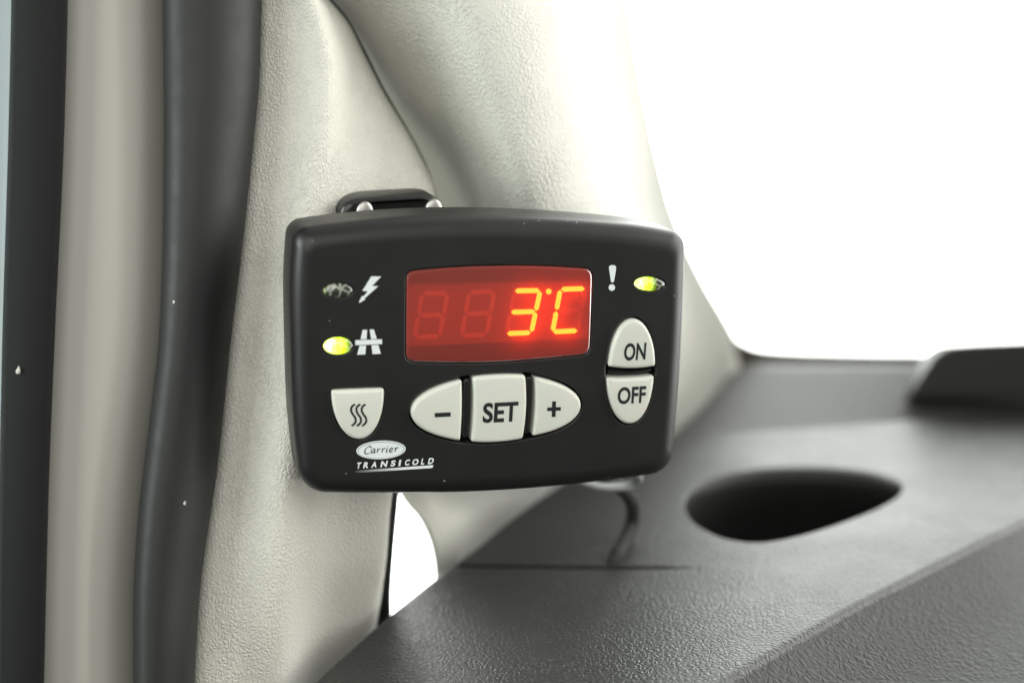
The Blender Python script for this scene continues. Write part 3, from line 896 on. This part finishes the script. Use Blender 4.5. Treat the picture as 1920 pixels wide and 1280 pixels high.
# ---- printed symbols
PT = .00004
def printed(name, polys, mat, parent, y=-PT, px=True):
    vv, ff = [], []
    for poly in polys:
        pl = LL(poly, y) if px else poly
        s0 = len(vv); n = len(pl)
        vv += [Vector((a, y, b)) for a, b in pl]
        ff.append(tuple(range(s0, s0 + n)))
    o = link(name, vv, ff, mat, parent, smooth=False)
    b = bmesh.new(); b.from_mesh(o.data); bmesh.ops.triangulate(b, faces=b.faces)
    for f in b.faces:
        f.normal_update()
        if f.normal.y > 0: f.normal_flip()
    b.to_mesh(o.data); b.free()
    return o
c7 = lambda pts: [(590 + x / 7.11, 500 + y / 7.11) for x, y in pts]
c8 = lambda pts: [(1120 + x / 12.8, 480 + y / 12.8) for x, y in pts]
printed('bolt_symbol', [c7([(755, 130), (885, 130), (765, 258), (850, 258), (668, 420), (672, 437), (600, 480), (588, 470), (632, 392), (655, 390), (708, 328), (635, 322)])], M['print'], ctl)
printed('motorway_symbol', [c7(p) for p in ([(640, 840), (700, 840), (692, 965), (612, 965)], [(733, 835), (790, 835), (828, 960), (752, 965)],
        [(540, 980), (898, 965), (898, 1030), (543, 1045)], [(598, 1052), (685, 1049), (675, 1168), (565, 1172)], [(757, 1046), (850, 1041), (882, 1158), (772, 1165)])], M['print'], ctl)
ex_b = spline_closed([(280, 300), (285, 250), (320, 222), (365, 218), (410, 222), (445, 250), (450, 300), (436, 400), (415, 530), (400, 600), (385, 630), (365, 636), (345, 630), (325, 600), (310, 500), (295, 400)], 64)
printed('exclamation_symbol', [c8(ex_b), ell(1147.3, 539, 6.1, 6.1)], M['print'], ctl)

# ---- text helpers
def text_polys(body, bold=0.0):
    cu = bpy.data.curves.new('lettering', 'FONT'); cu.body = body; cu.size = 1; cu.offset = bold
    cu.resolution_u = 6
    ob = bpy.data.objects.new('lettering', cu); COL.objects.link(ob)
    dg = bpy.context.evaluated_depsgraph_get()
    me = bpy.data.meshes.new_from_object(ob.evaluated_get(dg))
    vs2 = [tuple(v.co[:2]) for v in me.vertices]; fs2 = [tuple(p.vertices) for p in me.polygons]
    bpy.data.objects.remove(ob); bpy.data.curves.remove(cu); bpy.data.meshes.remove(me)
    a = np.array(vs2); lo, hi = a.min(0), a.max(0)
    return (a - lo) / (hi - lo), fs2
def lettering(name, body, bl, right, up, mat, parent, y, bold=0.0):
    uv, fs2 = text_polys(body, bold)
    vv = []
    for u, v in uv:
        p = (bl[0] + right[0]*u + up[0]*v, bl[1] + right[1]*u + up[1]*v)
        x, z = L(p[0], p[1], y)
        vv.append(Vector((x, y, z)))
    o = link(name, vv, fs2, mat, parent, smooth=False)
    return o
def stroke_polys(pts, w0, nib=None):
    """polyline stroke -> quads in px; nib = (angle, thin share) makes it calligraphic"""
    a = np.array(dens(pts, 30)) if len(pts) > 2 else np.linspace(pts[0], pts[1], 8)
    d = np.gradient(a, axis=0); d /= np.linalg.norm(d, axis=1)[:, None]
    nrm = np.c_[-d[:, 1], d[:, 0]]
    wv = np.full(len(a), w0 / 2)
    if nib:
        na = np.array([math.cos(nib[0]), math.sin(nib[0])])
        wv = w0 / 2 * (nib[1] + (1 - nib[1]) * np.abs(nrm @ na))
    l, r = a + nrm * wv[:, None], a - nrm * wv[:, None]
    return [[tuple(l[i]), tuple(l[i+1]), tuple(r[i+1]), tuple(r[i])] for i in range(len(a) - 1)]

# ---- buttons: rounded caps, each with its mark
BH = .0011
def button(px_loop, label, dome=.0007):
    c = prep(px_loop, 140, 3)
    lo, hi = c.min(0), c.max(0)
    mid, half = (lo + hi) / 2, (hi - lo) / 2
    def q(x, z):
        return dome * (1 - 0.5 * ((x - mid[0]) / half[0]) ** 2 - 0.5 * ((z - mid[1]) / half[1]) ** 2)
    r_ = .0011
    vv, ff = [], []
    prof = [(.0042, 0.0, 0.0), (-.0001, 0.0, 0.0)] + [(-.0001 - (BH - .0001) * math.sin(a), r_ * (1 - math.cos(a)), math.sin(a)) for a in np.linspace(0, math.pi / 2, 9)[1:]]
    n = len(c)
    for y, ins, f in prof:
        for x, z in offset(c, -ins):
            vv.append(Vector((x, y - f * q(x, z), z)))
    ff = [(k*n + i, k*n + (i+1) % n, (k+1)*n + (i+1) % n, (k+1)*n + i) for k in range(len(prof)-1) for i in range(n)]
    c2 = [tuple(p) for p in offset(c, -r_)]
    st = .0008
    ex = [(x, z) for x in np.arange(lo[0], hi[0], st) for z in np.arange(lo[1], hi[1], st) if inside((x, z), [tuple(p) for p in offset(c, -r_ - .0004)])]
    v2, f2 = cdt(c2, (), ex)
    ring0 = (len(prof) - 1) * n
    remap = {}
    for k, (x, z) in enumerate(v2):
        if k < n: remap[k] = ring0 + k
        else:
            remap[k] = len(vv); vv.append(Vector((x, -BH - q(x, z), z)))
    ff += [tuple(remap[k] for k in t) for t in f2]
    o = link('button', vv, ff, M['button'], ctl)
    bm_ = bmesh.new(); bm_.from_mesh(o.data); bmesh.ops.recalc_face_normals(bm_, faces=bm_.faces); bm_.to_mesh(o.data); bm_.free()
    o['label'] = label
    def hy(x, z):
        return -BH - q(x, z) - .00006
    return o, hy
def drape(o, hy):
    for v in o.data.vertices:
        v.co.y = hy(v.co.x, v.co.z)
    o.data.update()
def mark(nm, b, hy, polys=None, text=None, **kw):
    if text: o = lettering(nm, text, mat=M['ink'], parent=b, y=-BH - .0003, **kw)
    else: o = printed(nm, polys, M['ink'], b, y=-BH - .0003)
    drape(o, hy)
    return o
b, hy = button(B_HEAT, 'ivory button marked with three heat waves')
c3 = lambda pts: [(520 + x / 4.267, 640 + y / 4.267) for x, y in pts]
waves = []
for dx in (0, 42, 84):
    waves += stroke_polys(c3([(620 + dx, 500), (597 + dx, 516), (588 + dx, 545), (602 + dx, 578), (623 + dx, 610), (624 + dx, 640), (609 + dx, 660), (592 + dx, 671)]), 3.9)
mark('heat_symbol', b, hy, waves)
b, hy = button(B_MIN, 'ivory button marked minus')
mark('minus_symbol', b, hy, [[(814.5, 773.2), (844.6, 771.8), (844.6, 780), (814.7, 781.4)]])
b, hy = button(B_SET, 'ivory button reading SET')
mark('lettering', b, hy, text='SET', bl=(904, 792.5), right=(66, -3), up=(2, -38), bold=.03)
b, hy = button(B_PLUS, 'ivory button marked plus')
mark('plus_symbol', b, hy, [[(1025.3, 763), (1034.3, 762.6), (1034.6, 751.4), (1041.6, 751.2), (1041.4, 762.2), (1050.8, 761.8), (1050.6, 768.6), (1041.2, 769), (1040.9, 780.6), (1033.9, 780.9), (1034.1, 769.4), (1025.2, 769.8)]])
b, hy = button(B_ON, 'ivory button reading ON')
mark('lettering', b, hy, text='ON', bl=(1168.5, 676), right=(41, -2), up=(2, -33), bold=.028)
b, hy = button(B_OFF, 'ivory button reading OFF')
mark('lettering', b, hy, text='OFF', bl=(1156.5, 757.5), right=(53, -3), up=(2, -32), bold=.028)
# dark dividers between the buttons
def div(px_loop):
    c = smooth_loop(resample(LL(px_loop), 60), 2)
    rg_ = [(.0043, c), (.0012, c), (.0008, offset(c, -.0002)), (.0006, offset(c, -.0006))]
    v_, f_ = rings_mesh(rg_, cap_back=True)
    return link('divider', v_, f_, M['divider'], ctl)
div([(870, 712), (882, 709), (879, 823), (867, 824)])
div([(988, 706), (999, 707), (994, 815), (983, 817)])
div([(1140, 694), (1185, 698), (1226, 692), (1225, 697), (1183, 702), (1140, 700)])

# ---- maker's badge and lettering
badge = printed('logo_badge', [ell(714.4, 843, 46.3, 17.3, -.05, 72)], M['print'], ctl)
e_o, e_i = ell(714.4, 843.3, 43.6, 15.2, -.05, 72), ell(714.4, 843.5, 42.9, 14.6, -.05, 72)
printed('badge_line', [[e_o[i], e_o[(i+1) % 72], e_i[(i+1) % 72], e_i[i]] for i in range(72)], M['grey_ink'], badge, y=-PT * 2)
K = lambda pts: [(640 + x / 8, 780 + y / 8) for x, y in pts]
strokes = [
    [(447, 476), (440, 458), (415, 452), (385, 470), (360, 505), (352, 540), (366, 562), (395, 564), (425, 550)],            # C
    [(505, 496), (485, 490), (462, 502), (450, 528), (455, 550), (472, 548), (492, 525), (506, 494)], [(507, 492), (498, 530), (500, 548), (514, 545)],   # a
    [(540, 488), (546, 494), (536, 546)], [(541, 515), (556, 495), (572, 487), (584, 492)],                                    # r
    [(612, 484), (617, 490), (607, 542)], [(612, 510), (627, 490), (643, 482), (655, 487)],                                    # r
    [(690, 480), (680, 532), (690, 540)], [(696, 450), (700, 458)],                                                            # i
    [(728, 512), (755, 503), (768, 488), (760, 474), (742, 480), (726, 505), (728, 532), (748, 538), (772, 524)],              # e
    [(806, 472), (812, 478), (802, 530)], [(806, 500), (822, 480), (838, 469), (854, 474)],                                    # r
]
pl = []
for s_ in strokes:
    pl += stroke_polys(K(s_), 2.7, (math.radians(-35), 0.45))
printed('lettering', pl, M['grey_ink'], badge, y=-PT * 2)
letters = 'TRANSICOLD'
xs = [222, 325, 445, 583, 733, 855, 945, 1055, 1190, 1296]
wd_ = [84, 100, 104, 122, 92, 46, 92, 118, 72, 104]
vv, ff = [], []
for ch, x_, w_ in zip(letters, xs, wd_):
    uv, fs2 = text_polys(ch, .04)
    sh = 20 if ch != 'I' else 14
    ybl = 787 - (x_ - 222) * 0.0625
    s0 = len(vv)
    for u, v in uv:
        qx = 640 + (x_ + (w_ - sh) * u * 0.96 + sh * v) / 8; qy = 780 + (ybl - (w_ * u) * .0625 - 92 * v) / 8
        a, b_ = L(qx, qy, -PT); vv.append(Vector((a, -PT, b_)))
    ff += [tuple(s0 + i for i in t) for t in fs2]
link('brand_lettering', vv, ff, M['print'], ctl, smooth=False)
printed('brand_underline', [K([(205, 816), (1382, 731), (1366, 775), (205, 848)])], M['fade'], ctl)

# ---- mounting bracket behind, with two screws
def BP(px, py, y): return L(px, py, y)
YB0, YB1 = .031, .046
fl = [(634, 470), (636, 398), (645, 381), (664, 373), (720, 369), (790, 365), (815, 367), (826, 378), (829, 398), (827, 470)]
ob = smooth_loop(resample(LL(fl, YB0), 90), 2)
il = [(668, 462), (668, 401), (674, 387), (686, 382), (740, 379), (792, 376), (804, 379), (808, 390), (808, 462)]
ib = smooth_loop(resample(LL(il, YB0), 90), 2)
def align(a, b):
    k = np.argmin(np.linalg.norm(b - a[0], axis=1)); return np.roll(b, -k, 0)
ib = align(ob, ib)
rg_ = [(YB1, ob), (YB0 + .0018, ob), (YB0 + .0007, offset(ob, -.0005)), (YB0, offset(ob, -.0018)), (YB0, offset(ib, .0012)), (YB0 + .0004, offset(ib, .0004)), (YB0 + .0010, ib), (YB0 + .0012, offset(ib, -.0006))]
v_, f_ = rings_mesh(rg_, cap_back=True)
br = link('mounting_bracket', v_, f_, M['bracket'], ctl)
for (sx, sy) in ((683, 399), (812, 394)):
    c0 = L(sx, sy, YB0 + .001)
    circ = [(c0[0] + .0028 * math.cos(a), c0[1] + .0038 * math.sin(a)) for a in np.linspace(0, 2*math.pi, 28, endpoint=False)]
    c_ = np.array(circ); m_ = c_.mean(0)
    rg_ = [(YB0 + .005, c_), (YB0 - .0002, c_)] + [(YB0 - .0002 - .0010 * math.sin(a), m_ + (c_ - m_) * math.cos(a)) for a in np.linspace(.2, 1.45, 6)]
    v_, f_ = rings_mesh(rg_, cap_back=True)
    link('screw', v_, f_, M['screw'], br)

# ---- cable and pale wire hanging behind the controller
def on_dash(px, py, up):
    return G(px, py, dz(px, py) + up)
cp = [P(1010, 800, .468), P(1070, 872, .49), P(1120, 896, .505), P(1160, 910, .52), P(1184, 940, .535), P(1186, 975, .545), on_dash(1174, 1008, .003), on_dash(1156, 1042, .0012), on_dash(1146, 1063, -.002), on_dash(1144, 1078, -.009)]
o = tube('cable', cp, [.0026] * len(cp), M['cable'])
tag(o, 'dark cable looping down from under the control panel to the dashboard', 'cable')
wp = [P(1040, 860, .47), P(1075, 893, .49), P(1110, 908, .50), P(1150, 913, .51), P(1186, 908, .515), P(1198, 894, .51), P(1180, 880, .49), P(1140, 870, .465)]
o = tube('pale_wire', wp, [.0015] * len(wp), M['wire'])
tag(o, 'short pale wire loop peeking out below the control panel', 'wire')
